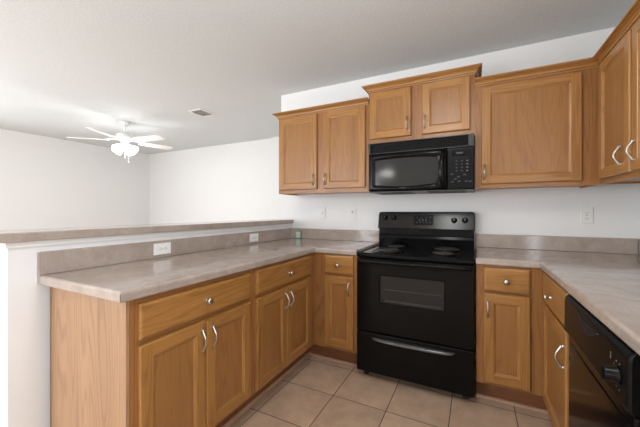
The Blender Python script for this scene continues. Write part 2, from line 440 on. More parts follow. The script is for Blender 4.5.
# ------------------------------------------------------------------ cabinet parts (local frame: x right along the face, y into the wall, z up)
def door_bm(w, h, t=.02, fw=.052):
    bm = BM(); e = .005
    def V(x, y, z): return bm.verts.new((x, y, z))
    def ring(i, y): return [V(i, y, i), V(w - i, y, i), V(w - i, y, h - i), V(i, y, h - i)]
    back = ring(0, 0); mid = ring(0, -t + .006); m2 = ring(.0018, -t + .002); fr = ring(e, -t)
    bm.faces.new(back)
    for A, B in ((back, mid), (mid, m2), (m2, fr)):
        for k in range(4):
            f = bm.faces.new((A[k], A[(k + 1) % 4], B[(k + 1) % 4], B[k])); f.material_index = 1 if k in (0, 2) else 0
    # frame inner corners at front
    i0 = [V(fw, -t, fw), V(w - fw, -t, fw), V(w - fw, -t, h - fw), V(fw, -t, h - fw)]
    # points where rails meet the outer ring
    bl, br, tr, tl = V(fw, -t, e), V(w - fw, -t, e), V(w - fw, -t, h - e), V(fw, -t, h - e)
    bm.faces.new((fr[0], bl, i0[0], i0[3], tl, fr[3])); bm.faces.new((br, fr[1], fr[2], tr, i0[2], i0[1]))
    f = bm.faces.new((bl, br, i0[1], i0[0])); f.material_index = 1
    f = bm.faces.new((i0[3], i0[2], tr, tl)); f.material_index = 1
    prev = i0
    for ins, dy in ((fw + .002, .0035), (fw + .008, .0055), (fw + .0125, .0095)):
        cur = [V(ins, -t + dy, ins), V(w - ins, -t + dy, ins), V(w - ins, -t + dy, h - ins), V(ins, -t + dy, h - ins)]
        for k in range(4):
            f = bm.faces.new((prev[k], prev[(k + 1) % 4], cur[(k + 1) % 4], cur[k])); f.material_index = 1 if k in (0, 2) else 0
        prev = cur
    bmesh.ops.recalc_face_normals(bm, faces=bm.faces[:])
    return bm, fw + .0125

def add_door(parent, x0, x1, z0, z1, t=.02, handle=None, fw=.052, hz=None):
    w, h = x1 - x0, z1 - z0
    bm, ins = door_bm(w, h, t, fw)
    d = obj('door', bm, [oak_v, oak_h], parent, (x0, -.0005, z0))
    bm = BM(); add_box(bm, (ins - .006, -t + .0094, ins - .006), (w - ins + .006, -t + .014, h - ins + .006))
    obj('panel', bm, oak_panel, d)
    if handle is not None:
        hx, h0, h1 = handle
        obj('handle', handle_bm(h1 - h0), nickel, d, (hx - x0, -t, h0 - z0), smooth=True)
    return d

def handle_bm(L):
    """arched cabinet pull, feet at z=0 and z=L, bowing outwards"""
    bm = BM(); n = 14; pts = []; rad = []
    for i in range(n + 1):
        s = i / n; a = s * PI
        z = L * (.02 + .96 * s)
        y = -.0065 - .0215 * (math.sin(a) ** 1.5)
        pts.append((0, y, z)); rad.append(.0044 + .0018 * abs(math.cos(a)) ** 3)
    add_tube(bm, pts, rad, 8)
    for s in (-1, 1):
        zz = L * .5 + s * L * .44
        add_lathe(bm, [(0, 0), (.0075, 0), (.0075, .002), (.0052, .006), (.0046, .010), (0, .011)], (0, 0, zz), (0, -1, 0), 12)
    return bm

def knob_bm():
    bm = BM()
    add_lathe(bm, [(0, 0), (.009, 0), (.009, .002), (.0055, .005), (.0052, .012), (.009, .016), (.0145, .020), (.0160, .0245), (.0140, .029), (.0085, .0318), (0, .0325)], (0, 0, 0), (0, -1, 0), 20)
    return bm

def add_drawer(parent, x0, x1, z0, z1, knob=None, t=.02):
    bm = BM(); w, h = x1 - x0, z1 - z0
    rings = []
    for i, y in ((0, 0), (0, -t + .008), (.0015, -t + .0045), (.006, -t + .0015), (.013, -t)):
        rings.append([bm.verts.new(p) for p in ((i, y, i), (w - i, y, i), (w - i, y, h - i), (i, y, h - i))])
    bm.faces.new(rings[0]); bm.faces.new(rings[-1])
    for A, B in zip(rings, rings[1:]):
        for k in range(4): bm.faces.new((A[k], A[(k + 1) % 4], B[(k + 1) % 4], B[k]))
    bmesh.ops.recalc_face_normals(bm, faces=bm.faces[:])
    d = obj('drawer', bm, oak_h, parent, (x0, -.0005, z0))
    if knob: obj('knob', knob_bm(), nickel, d, (knob[0] - x0, -t, knob[1] - z0), smooth=True)
    return d

def plate_with_openings(w, z0, z1, t, openings, rail_mat=1):
    """face frame : stiles full height, rails between; openings (x0,x1,z0,z1) sorted in columns"""
    bm = BM()
    xs = sorted({0, w} | {o[0] for o in openings} | {o[1] for o in openings})
    zs = sorted({z0, z1} | {o[2] for o in openings} | {o[3] for o in openings})
    cols_open = [(o[0], o[1]) for o in openings]
    for a, b in zip(xs, xs[1:]):
        if any(o[0] <= a and b <= o[1] for o in openings):
            for c, d in zip(zs, zs[1:]):
                if not any(o[0] <= a and b <= o[1] and o[2] <= c and d <= o[3] for o in openings):
                    add_box(bm, (a, 0, c), (b, t, d), mi=1)
        else:
            add_box(bm, (a, 0, z0), (b, t, z1), mi=0)
    return bm

def base_cabinet(label, loc, rz, w, depth, drawers, doors, end_panel=None, toe=None, carcass_x=None):
    t = thing('base_cabinet', label, 'cabinet', loc, rz, 'oak base cabinets')
    ZB, ZT = .145, .875
    op = []
    for d in drawers: op.append((d[0] + .012, d[1] - .012, d[2] + .012, d[3] - .012))
    if doors:
        a = min(d[0] for d in doors) + .012; b = max(d[1] for d in doors) - .012
        op.append((a, b, doors[0][2] + .012, doors[0][3] - .012))
    # make columns agree so stiles stay whole
    a = min(o[0] for o in op); b = max(o[1] for o in op); op = [(a, b, o[2], o[3]) for o in op]
    obj('face_frame', plate_with_openings(w, ZB, ZT, .019, op), [oak_fv, oak_fh], t)
    bm = BM()
    cx0, cx1 = carcass_x or (0.001, w - .001)
    add_box(bm, (cx0, .0195, ZB), (cx0 + .016, depth, ZT)); add_box(bm, (cx1 - .016, .0195, ZB), (cx1, depth, ZT))
    add_box(bm, (cx0 + .016, .0195, ZB), (cx1 - .016, depth, ZB + .016)); add_box(bm, (cx0 + .016, depth - .008, ZB + .016), (cx1 - .016, depth, ZT))
    obj('carcass', bm, oak_end, t)
    t0, t1 = toe or (cx0, w)
    if True:
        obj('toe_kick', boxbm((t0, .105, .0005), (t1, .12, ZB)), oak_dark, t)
        bm = BM(); add_prism(bm, [(.1045, .001), (.090, .001), (.091, .008), (.097, .016), (.1045, .018)], 'x', t0, t1)
        obj('shoe_moulding', bm, shoe_wood, t)
    for d in drawers: add_drawer(t, d[0], d[1], d[2], d[3], d[4])
    for d in doors: add_door(t, d[0], d[1], d[2], d[3], handle=d[4])
    if end_panel:
        obj('side_panel', boxbm((-.0125, .006, .0005), (-.0005, end_panel, ZT)), oak_end, t)
        obj('back_strip', boxbm((-.0135, end_panel, .0005), (.0, end_panel + .008, ZT)), oak_dark, t)
    return t

R90 = PI / 2
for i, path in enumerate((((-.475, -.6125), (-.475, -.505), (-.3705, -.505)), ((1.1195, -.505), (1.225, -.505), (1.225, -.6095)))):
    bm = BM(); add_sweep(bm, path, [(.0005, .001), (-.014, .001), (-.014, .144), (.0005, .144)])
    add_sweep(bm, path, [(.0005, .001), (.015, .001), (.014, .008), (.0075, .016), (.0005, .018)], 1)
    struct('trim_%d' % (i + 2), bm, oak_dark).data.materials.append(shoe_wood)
YA = -2.045; dA = lambda y: y - YA
base_cabinet('two-door oak base cabinet at the open end of the peninsula, with pale oak end panel', (-.37, YA, 0), R90, .685, .56,
             [(dA(-2.02), dA(-1.39), .716, .852, (dA(-1.705), .785))],
             [(dA(-2.02), dA(-1.7075), .165, .693, (dA(-1.734), .555, .660)), (dA(-1.7035), dA(-1.39), .165, .693, (dA(-1.672), .555, .660))], end_panel=.565)
YB2 = -1.36; dB = lambda y: y - YB2
base_cabinet('two-door oak base cabinet of the peninsula, nearest the back wall', (-.37, YB2, 0), R90, .7495, .56,
             [(dB(-1.332), dB(-.69), .716, .858, (dB(-1.0), .785))],
             [(dB(-1.332), dB(-1.0225), .165, .693, (dB(-1.043), .555, .660)), (dB(-1.0185), dB(-.69), .165, .693, (dB(-.985), .555, .660))])
XC = -.369; dC = lambda x: x - XC
base_cabinet('narrow single-door oak base cabinet left of the stove', (XC, -.61, 0), 0, .366, .60,
             [(dC(-.271), dC(-.033), .725, .866, (dC(-.152), .793))],
             [(dC(-.271), dC(-.033), .170, .706, (dC(-.068), .570, .672))], carcass_x=(.02, .364), toe=(.0, .364))
XD = .770; dD = lambda x: x - XD
base_cabinet('narrow single-door oak base cabinet right of the stove', (XD, -.61, 0), 0, .351, .60,
             [(dD(.811), dD(1.047), .717, .860, (dD(.928), .784))],
             [(dD(.811), dD(1.047), .165, .703, (dD(.832), .560, .660))])
YE = -.6105; dE = lambda y: -(y - YE)
base_cabinet('oak base cabinet between the inner corner and the dishwasher', (1.12, YE, 0), -R90, .540, .60,
             [(dE(-.649), dE(-1.128), .705, .860, (dE(-.86), .77))],
             [(dE(-.649), dE(-1.128), .155, .690, (dE(-1.098), .525, .628))], carcass_x=(.02, .538), toe=(0, .538))

YF = -1.7695; dF = lambda y: -(y - YF)
base_cabinet('two-door oak base cabinet beyond the dishwasher at the photo edge', (1.12, YF, 0), -R90, .90, .56,
             [(.025, .875, .716, .855, (.45, .785))], [(.025, .448, .165, .693, (.42, .555, .66)), (.452, .875, .165, .693, (.48, .555, .66))])

# ------------------------------------------------------------------ upper cabinets
def upper_cabinet(label, loc, rz, w, h, depth, doors, crown_path, crown_z, crown_h, m0=None, m1=None):
    t = thing('upper_cabinet', label, 'cabinet', loc, rz, 'oak wall cabinets')
    a = min(d[0] for d in doors) + .012; b = max(d[1] for d in doors) - .012
    op = [(d[0] + .012, d[1] - .012, d[2] + .012, d[3] - .012) for d in doors]
    obj('face_frame', plate_with_openings(w, 0, h, .019, op), [oak_fv, oak_fh], t)
    bm = BM()
    add_box(bm, (.001, .0195, 0), (.017, depth, h)); add_box(bm, (w - .017, .0195, 0), (w - .001, depth, h))
    add_box(bm, (.017, .0195, .010), (w - .017, depth, .022)); add_box(bm, (.017, .0195, h - .016), (w - .017, depth, h)); add_box(bm, (.017, depth - .008, .022), (w - .017, depth, h - .016))
    obj('carcass', bm, oak_v, t)
    for d in doors: add_door(t, d[0], d[1], d[2], d[3], handle=d[4])
    prof = [(0, 0), (.007, 0), (.008, .006), (.005, .008), (.005, .011), (.012, .014), (.014, .022), (.022, .031), (.032, .036), (.036, .037), (.036, .041), (.043, .042), (.046, .046), (.046, .052), (0, .052)]
    prof = [(o, crown_z + z * crown_h / .052) for o, z in prof]
    bm = BM(); add_sweep(bm, crown_path, prof, 0, m0, m1)
    obj('crown_moulding', bm, oak_h, t)
    return t
UZ = 1.3594
dU = lambda x: x + .900
UD = .325 - .001
zz = lambda z: z - UZ
upper_cabinet('double-door oak wall cabinet left of the microwave, at the free end of the wall', (-.900, -.325, UZ), 0, .8875, .722, UD,
              [(dU(-.885), dU(-.485), zz(1.395), zz(2.060), (dU(-.520), zz(1.428), zz(1.528))), (dU(-.417), dU(-.038), zz(1.395), zz(2.066), (dU(-.400), zz(1.428), zz(1.528)))],
              [(0, UD), (0, 0), (.8875, 0)], zz(2.069), .050)
MZ = 1.7365; mz = lambda z: z - MZ
upper_cabinet('short double-door oak wall cabinet above the microwave, set higher than its neighbours', (-.012, -.325, MZ), 0, .774, .436, UD,
              [(.014, .340, mz(1.780), mz(2.155), (.311, mz(1.825), mz(1.925))), (.422, .745, mz(1.777), mz(2.155), (.440, mz(1.818), mz(1.918)))],
              [(0, UD), (0, 0), (.774, 0), (.774, UD)], mz(2.162), .052)
dR = lambda x: x - .7625
upper_cabinet('large single-door oak wall cabinet right of the microwave', (.7625, -.325, UZ), 0, .672, .722, UD,
              [(dR(.803), dR(1.348), zz(1.386), zz(2.055), (dR(.822), zz(1.418), zz(1.520)))],
              [(0, 0), (.672, 0)], zz(2.069), .050, m1=(-1, -1))
YQ = -.3255; dQ = lambda y: -(y - YQ)
upper_cabinet('double-door oak wall cabinet on the right wall, cut by the photo edge', (1.435, YQ, UZ), -R90, .92, .722, .297,
              [(dQ(-.372), dQ(-.772), zz(1.388), zz(2.060), (dQ(-.685), zz(1.430), zz(1.530))), (dQ(-.802), dQ(-1.205), zz(1.388), zz(2.060), (dQ(-.835), zz(1.430), zz(1.530)))],
              [(0, 0), (.92, 0), (.92, .297)], zz(2.069), .050, m0=(1, -1))

# ------------------------------------------------------------------ stove
st = thing('stove', 'black freestanding electric coil stove with oven and bottom drawer', 'stove', (-.0035, 0, 0))
st.scale = (1.009, 1, 1)
FY = -.645
bm = BM()
add_box(bm, (.006, -.602, .05), (.756, -.02, .868), bevel=.003)
obj('body', bm, black_gloss, st)
bm = BM()
add_box(bm, (.002, -.640, .868), (.760, -.02, .897), bevel=.008, seg=3)
add_box(bm, (.004, -.628, .896), (.018, -.04, .903), bevel=.003); add_box(bm, (.744, -.628, .896), (.758, -.04, .903), bevel=.003)
add_box(bm, (.004, -.636, .896), (.758, -.622, .902), bevel=.003)
top = obj('cooktop', bm, black_gloss, st)
def burner(x, y, r):
    bm = BM()
    add_lathe(bm, [(r + .020, .0), (r + .021, .004), (r + .014, .0045), (r + .004, .001), (r * .5, -.002), (0, -.002)], (0, 0, .897), (0, 0, 1), 32)
    b = obj('drip_bowl', bm, black_gloss, top, (x, y, 0))
    bm = BM(); pts = []; turns = 4 if r > .085 else 3; n = turns * 26
    for i in range(n + 1):
        s = i / n; a = s * turns * 2 * PI; rr = .022 + (r - .026) * s
        pts.append((rr * math.cos(a), rr * math.sin(a), .911))
    add_tube(bm, pts, .0046, 6, flat=.8, flat_axis=2)
    for k in range(3):
        a = PI / 6 + k * 2 * PI / 3
        add_box(bm, (-.001, 0, .899), (.001, .001, .900))
        add_tube(bm, [(0.01 * math.cos(a), .01 * math.sin(a), .904), (r * math.cos(a), r * math.sin(a), .904)], .0025, 6)
    obj('burner_coil', bm, coil_m, top, (x, y, 0), smooth=True)
burner(.185, -.475, .098); burner(.565, -.475, .075); burner(.185, -.205, .075); burner(.565, -.205, .098)
# oven door : frame with window opening
bm = BM()
x0, x1, z0, z1 = .004, .758, .345, .862; wx0, wx1, wz0, wz1 = .175, .587, .560, .748
for a, b in (((x0, z0), (wx0, z1)), ((wx1, z0), (x1, z1)), ((wx0, z0), (wx1, wz0)), ((wx0, wz1), (wx1, z1))):
    pass
def slab_hole(bm, X0, X1, Z0, Z1, a0, a1, b0, b1, yf, yb, e=.006, mi=0, rin=.006):
    O0 = [(X0, Z0), (X1, Z0), (X1, Z1), (X0, Z1)]
    def ring(ins, y, base):
        sx = (1, -1, -1, 1); sz = (1, 1, -1, -1)
        return [bm.verts.new((p[0] + sx[i] * ins, y, p[1] + sz[i] * ins)) for i, p in enumerate(base)]
    I0 = [(a0, b0), (a1, b0), (a1, b1), (a0, b1)]
    R = [ring(0, yb, O0), ring(0, yf + e, O0), ring(e * .3, yf + e * .3, O0), ring(e, yf, O0), ring(-rin, yf, I0), ring(0, yf + rin, I0), ring(0, yb, I0)]
    fs = []
    for A, B in zip(R, R[1:] + R[:1]):
        for k in range(4): fs.append(bm.faces.new((A[k], A[(k + 1) % 4], B[(k + 1) % 4], B[k])))
    for f in fs: f.material_index = mi
    bmesh.ops.recalc_face_normals(bm, faces=fs)
slab_hole(bm, x0, x1, z0, z1, wx0, wx1, wz0, wz1, FY, -.6055)
dr = obj('oven_door', bm, black_gloss, st)
bm = BM(); add_box(bm, (wx0 - .001, FY + .008, wz0 - .001), (wx1 + .001, FY + .013, wz1 + .001)); obj('window', bm, oven_glass, dr, label='dark grey glass oven window')
for z_ in (.655, .652 - .072, .652 - .080):
    bm = BM(); add_tube(bm, [(wx0 + .03, FY + .0072, z_), (wx1 - .012, FY + .0072, z_)], .0011, 6)
    obj('rack_rod', bm, grey_print, dr)
bm = BM()
pts = []
for i in range(21):
    s = i / 20; pts.append((.020 + .722 * s, FY - .014 - .026 * math.sin(PI * s) ** .35, .846))
add_tube(bm, pts, .0115, 12, flat=1.2, flat_axis=2)
add_box(bm, (.010, FY - .016, .835), (.040, FY + .001, .857), bevel=.004); add_box(bm, (.722, FY - .016, .835), (.752, FY + .001, .857), bevel=.004)
obj('handle', bm, black_satin, dr)
# storage drawer
bm = BM(); add_box(bm, (.004, FY, .055), (.758, -.6055, .337), bevel=.006, seg=3)
dw = obj('storage_drawer', bm, black_gloss, st)
bm = BM()
n = 24; top_, bot_, lip = [], [], []
rows = []
for i in range(n + 1):
    s = i / n; x = .112 + .540 * s; a = math.sin(PI * s) ** .22
    zc = .298 + .006 * (1 - a)
    prof = [(FY, zc + .002 + .012 * a), (FY - .012 * a, zc + .002 + .011 * a), (FY - .026 * a, zc - .004 * a), (FY - .027 * a, zc - .010 * a), (FY - .018 * a, zc - .013 * a), (FY, zc - .012 * a)]
    rows.append([bm.verts.new((x, y, z)) for y, z in prof])
for A, B in zip(rows, rows[1:]):
    for k in range(5):
        f = bm.faces.new((A[k], A[k + 1], B[k + 1], B[k])); f.smooth = True
bmesh.ops.recalc_face_normals(bm, faces=bm.faces[:])
obj('handle', bm, plain('drawer_pull_black', (.03, .03, .03, 1), .25, 0, .8), dw, label='glossy bowed black drawer pull')
for x in (.05, .71):
    for y in (-.56, -.08):
        bm = BM(); add_lathe(bm, [(0, 0.0005), (.018, .0005), (.020, .01), (.012, .014), (.012, .051), (0, .051)], (0, 0, 0), (0, 0, 1), 14)
        obj('foot', bm, black_matte, st, (x, y, 0))
# backguard
bm = BM()
add_box(bm, (.006, -.075, .895), (.756, -.012, 1.050), bevel=.003)
add_prism(bm, [(-.030, 1.02), (-.088, .99), (-.094, .97), (-.090, .905), (-.030, .9)], 'x', .010, .752)
obj('riser', bm, black_gloss, st)
bm = BM()
# control box with rounded top corners, tilted face : build by outline and thickness
out = []
rc = .022
X0, X1, Z0, Z1 = .001, .761, 1.046, 1.192
for cxx, czz, a0 in ((X1 - .010, Z0 + .010, -PI / 2), (X1 - rc, Z1 - rc, 0), (X0 + rc, Z1 - rc, PI / 2), (X0 + .010, Z0 + .010, PI)):
    rr = rc if czz > 1.1 else .010
    for i in range(5):
        a = a0 + i * PI / 8; out.append((cxx + rr * math.cos(a), czz + rr * math.sin(a)))
def fy(z): return -.100 + (z - Z0) * .26
rings = []
for ins, dy in ((0, .06), (0, .008), (.002, .003), (.007, 0)):
    cx_, cz_ = (X0 + X1) / 2, (Z0 + Z1) / 2
    rings.append([bm.verts.new((cx_ + (x - cx_) * (1 - ins / .38), fy(z) + dy if dy < .05 else -.012, cz_ + (z - cz_) * (1 - ins / .073))) for x, z in out])
m = len(out)
for A, B in zip(rings, rings[1:]):
    for k in range(m):
        f = bm.faces.new((A[k], A[(k + 1) % m], B[(k + 1) % m], B[k])); f.smooth = True
bm.faces.new(rings[-1]); bm.faces.new(rings[0][::-1])
bmesh.ops.recalc_face_normals(bm, faces=bm.faces[:])
m0_ = len(bm.verts); bm.verts.ensure_lookup_table()
for x, z in ((.062, 1.103), (.137, 1.103), (.614, 1.088), (.692, 1.088)): add_box(bm, (x - .004, -.001, z), (x + .004, .0005, z + .004), mi=1)
for x in (.062, .137, .614, .692):
    for a in range(5):
        aa = PI * (.1 + .2 * a); z = 1.142 if x < .3 else 1.125
        xx, z_ = x + .029 * math.cos(aa), z + .029 * math.sin(aa); add_box(bm, (xx - .0012, -.001, z_ - .0012), (xx + .0012, .0005, z_ + .0012), mi=1)
add_box(bm, (.345, -.001, 1.066), (.418, .0005, 1.071), mi=1)
bm.verts.ensure_lookup_table()
for v in bm.verts[m0_:]: v.co.y += fy(v.co.z) - .0001
bgd = obj('backguard', bm, [black_panel, dim_print], st)
def on_guard(bm, x, z):
    for v in bm.verts: pass
bm = BM()
add_prism(bm, [(.303, 1.090), (.311, 1.082), (.452, 1.082), (.460, 1.090), (.460, 1.158), (.452, 1.166), (.311, 1.166), (.303, 1.158)], 'y', -.001, .0)
for v in bm.verts: v.co.y += fy(v.co.z) - .0002
obj('display', bm, black_gloss, bgd)
for bx, bz, bw, bh in [(.325 + .026 * i, 1.10, .012, .007) for i in range(5)] + [(.325 + .035 * i, 1.142, .012, .007) for i in range(4)] + [(.345 + .026 * i, 1.118, .012, .014) for i in range(3)]:
    bm = BM(); add_box(bm, (bx, -.0022, bz), (bx + bw, -.001, bz + bh))
    for v in bm.verts: v.co.y += fy(v.co.z) - .0002
    obj('display_button', bm, dim_print, bgd)
for x, z, dark in ((.062, 1.142, 1), (.137, 1.142, 1), (.614, 1.125, 0), (.692, 1.125, 0)):
    bm = BM()
    add_lathe(bm, [(0, 0), (.023, 0), (.022, .004), (.017, .006), (.0155, .018), (.0145, .021), (0, .021)], (0, 0, 0), (0, -1, .26), 24)
    add_box(bm, (-.0035, -.030, -.015), (.0035, -.018, .019), bevel=.001)
    k = obj('knob', bm, black_satin, bgd, (x, fy(z), z))
    bm = BM(); add_box(bm, (-.0012, -.0312, .000), (.0012, -.0298, .016)); obj('pointer', bm, grey_print if dark else white_plastic, k)

# ------------------------------------------------------------------ microwave
mw = thing('microwave', 'black over-the-range microwave under the short oak cabinet', 'microwave', (0, 0, 1.346))
def mz2(z): return z - 1.346
bm = BM(); add_box(bm, (.004, -.340, .006), (.758, -.002, .389), bevel=.002); obj('body', bm, black_satin, mw)
bm = BM(); add_box(bm, (.004, -.372, 0), (.758, -.004, .0055)); 
add_box(bm, (.06, -.34, -.003), (.32, -.06, 0), mi=1); add_box(bm, (.44, -.34, -.003), (.70, -.06, 0), mi=1)
obj('bottom_panel', bm, [grey_metal, dim_print], mw, label='grey metal underside with two filters')
# vent grille
bm = BM(); add_box(bm, (.004, -.352, .304), (.758, -.341, .389)); add_box(bm, (.004, -.386, .304), (.020, -.352, .389), bevel=.002); add_box(bm, (.722, -.386, .304), (.758, -.352, .389), bevel=.002)
add_box(bm, (.02, -.386, .383), (.722, -.352, .389)); add_box(bm, (.02, -.386, .304), (.722, -.352, .309))
for i in range(5):
    z = .316 + i * .0135
    add_prism(bm, [(-.386, z), (-.384, z + .004), (-.356, z + .011), (-.356, z + .007)], 'x', .02, .722)
obj('vent_grille', bm, plain('grille_black', (.018, .0175, .017, 1), .35, 0, .4), mw)
# door : curved-window frame
def win_outline(n=14):
    L, R, B, T = .058, .512, .058, .250
    pts = []
    for i in range(n + 1):
        s = i / n; pts.append((L + (R - L) * s, B - .020 * math.sin(PI * s) * .8 + .0))
    for i in range(1, n):
        s = i / n; pts.append((R + .020 * math.sin(PI * s), B + (T - B) * s))
    for i in range(n + 1):
        s = i / n; pts.append((R + (L - R) * s, T + .010 * math.sin(PI * s)))
    for i in range(1, n):
        s = i / n; pts.append((L - .0 * math.sin(PI * s), T + (B - T) * s))
    return pts
wo = win_outline(); m = len(wo)
DX0, DX1, DZ0, DZ1 = .006, .586, .010, .302
def mwy(x):            # door bulges gently forward in the middle
    s = (x - DX0) / (DX1 - DX0); return -.382 - .005 * math.sin(PI * max(0, min(1, s)))
def outer(i):
    n = 14
    if i <= n: return (DX0 + (DX1 - DX0) * i / n, DZ0)
    if i < 2 * n: return (DX1, DZ0 + (DZ1 - DZ0) * (i - n) / n)
    if i <= 3 * n: return (DX1 + (DX0 - DX1) * (i - 2 * n) / n, DZ1)
    return (DX0, DZ1 + (DZ0 - DZ1) * (i - 3 * n) / n)
bm = BM()
O = [outer(i) for i in range(m)]
def lerp(p, q, t): return (p[0] + (q[0] - p[0]) * t, p[1] + (q[1] - p[1]) * t)
R_ = [[bm.verts.new((x, -.345, z)) for x, z in O], [bm.verts.new((x, mwy(x) + .006, z)) for x, z in O]]
for t, dy in ((.06, 0), (.5, -.002), (.88, 0), (1.0, .006)):
    R_.append([bm.verts.new((lerp(O[i], wo[i], t)[0], mwy(lerp(O[i], wo[i], t)[0]) + dy, lerp(O[i], wo[i], t)[1])) for i in range(m)])
R_.append([bm.verts.new((x, -.352, z)) for x, z in wo])
for A, B in zip(R_, R_[1:]):
    for k in range(m):
        f = bm.faces.new((A[k], A[(k + 1) % m], B[(k + 1) % m], B[k])); f.smooth = True
bmesh.ops.recalc_face_normals(bm, faces=bm.faces[:])
md = obj('door', bm, black_gloss, mw)
bm = BM()
V = [bm.verts.new((lerp(p, (.285, .15), -.01)[0], mwy(p[0]) + .008, lerp(p, (.285, .15), -.01)[1])) for p in wo]
# strip fill between bottom and top outline so that the pane keeps its bulge
n = 14
for i in range(n):
    b0, b1 = V[i], V[i + 1]; t0, t1 = V[3 * n - i if 3 * n - i < m else 0], V[3 * n - i - 1]
    f = bm.faces.new((b0, b1, t1, t0)); f.smooth = True
rs = [V[n + i] for i in range(n + 1)]
for i in range(n - 1):
    pass
bm.faces.new(rs + [])
bmesh.ops.recalc_face_normals(bm, faces=bm.faces[:])
obj('window', bm, mw_glass, md, label='dark grey microwave window with curved edges')
bm = BM(); pts = []; rad = []
for i in range(17):
    s = i / 16; a = math.sin(PI * s)
    pts.append((.562 - .010 * a, mwy(.56) - .004 - .034 * a ** .6, .020 + .262 * s)); rad.append(.012 + .004 * a)
add_tube(bm, pts, rad, 12, flat=1.25, flat_axis=0)
obj('handle', bm, black_gloss, md)
# control panel
bm = BM(); add_box(bm, (.588, -.384, .010), (.757, -.341, .302), bevel=.004); cp = obj('control_panel', bm, black_satin, mw)
bm = BM(); add_box(bm, (.615, -.3855, .240), (.735, -.3838, .282)); obj('display', bm, black_gloss, cp)
bm = BM(); add_box(bm, (.645, -.3862, .255), (.690, -.3856, .268)); obj('display_digits', bm, dim_print, cp)
for r in range(4):
    for c in range(3):
        bm = BM(); add_box(bm, (-.006, -.0014, -.0035), (.006, 0, .0035)); obj('button', bm, grey_print if c == 2 else dim_print, cp, (.648 + .034 * c, -.3841, .205 - .023 * r))
for (x, z) in ((.618, .115), (.66, .095), (.70, .108), (.62, .06), (.665, .063), (.71, .062), (.735, .06), (.64, .08)):
    bm = BM(); add_box(bm, (-.009, -.0014, -.004), (.009, 0, .004)); obj('button', bm, dim_print, cp, (x, -.3841, z))
bm = BM(); add_box(bm, (.25, -.0010, .0), (.30, 0, .006))
for v in bm.verts: v.co.y += mwy(.28) - .0018; v.co.z += .026
obj('maker_mark', bm, dim_print, md)

# ------------------------------------------------------------------ dishwasher (local: x away from the corner, y into the cabinet run)
dsh = thing('dishwasher', 'black built-in dishwasher under the right counter', 'dishwasher', (1.12, -1.166, 0), -R90)
dsh.scale = (.966, 1, 1)
bm = BM(); add_box(bm, (.004, .0, .10), (.594, .56, .862)); obj('tub', bm, black_matte, dsh)
bm = BM(); add_box(bm, (.002, -.018, .135), (.598, -.0005, .710), bevel=.006, seg=3)
add_box(bm, (.03, -.021, .160), (.57, -.016, .675), bevel=.0024)
obj('door', bm, black_gloss, dsh)
# control panel: rounded top edge and rounded near end
bm = BM()
prof = [(-.0005, .714), (-.024, .714), (-.029, .717), (-.032, .724), (-.031, .840), (-.028, .853), (-.021, .861), (-.0005, .864)]
rings = []
for x, s in ((.002, .95), (.003, .99), (.005, 1.0), (.588, 1.0), (.594, .96), (.597, .88), (.599, .75)):
    rings.append([bm.verts.new((x, y * s, z)) for y, z in prof])
k = len(prof)
for A, B in zip(rings, rings[1:]):
    for j in range(k):
        f = bm.faces.new((A[j], A[(j + 1) % k], B[(j + 1) % k], B[j]))
bm.faces.new(rings[0]); bm.faces.new(rings[-1][::-1])
bmesh.ops.recalc_face_normals(bm, faces=bm.faces[:])
for a in range(2, 9):
    aa = 2 * PI * a / 10; xx, z_ = .543 + .032 * math.cos(aa), .783 + .034 * math.sin(aa); add_box(bm, (xx - .001, -.0328, z_ - .002), (xx + .001, -.030, z_ + .002), mi=1)
add_box(bm, (.494, -.0328, .806), (.4955, -.030, .824), mi=1)
cpn = obj('control_panel', bm, [black_satin, grey_print], dsh)
bm = BM(); pts = []                       # recessed grip : crescent lip
for i in range(17):
    s = i / 16; x = .195 + .20 * s; pts.append((x, -.0310, .836 - .034 * math.sin(PI * s)))
add_tube(bm, pts, .0035, 8)
poly = [(p[0], p[2]) for p in pts]
add_prism(bm, poly, 'y', -.0322, -.030)
obj('grip', bm, black_matte, cpn)
bm = BM(); add_lathe(bm, [(0, 0), (.023, 0), (.022, .004), (.0195, .007), (.0185, .028), (.016, .031), (.012, .030), (0, .030)], (0, 0, 0), (0, -1, 0), 28)
add_box(bm, (-.003, -.033, -.016), (.003, -.026, .016), bevel=.001)
dk = obj('dial', bm, black_satin, cpn, (.543, -.0315, .783))
bm = BM(); add_box(bm, (.01, .045, .002), (.59, .06, .125)); obj('kick_plate', bm, black_matte, dsh)
bm = BM(); add_box(bm, (.002, -.018, .105), (.598, -.0005, .131), bevel=.003); obj('lower_trim', bm, black_satin, dsh)
for x in (.03, .57):
    bm = BM(); add_lathe(bm, [(0, 0.0005), (.012, .0005), (.012, .10), (0, .10)], (0, 0, 0), (0, 0, 1), 10)
    obj('foot', bm, black_matte, dsh, (x, .15, 0))

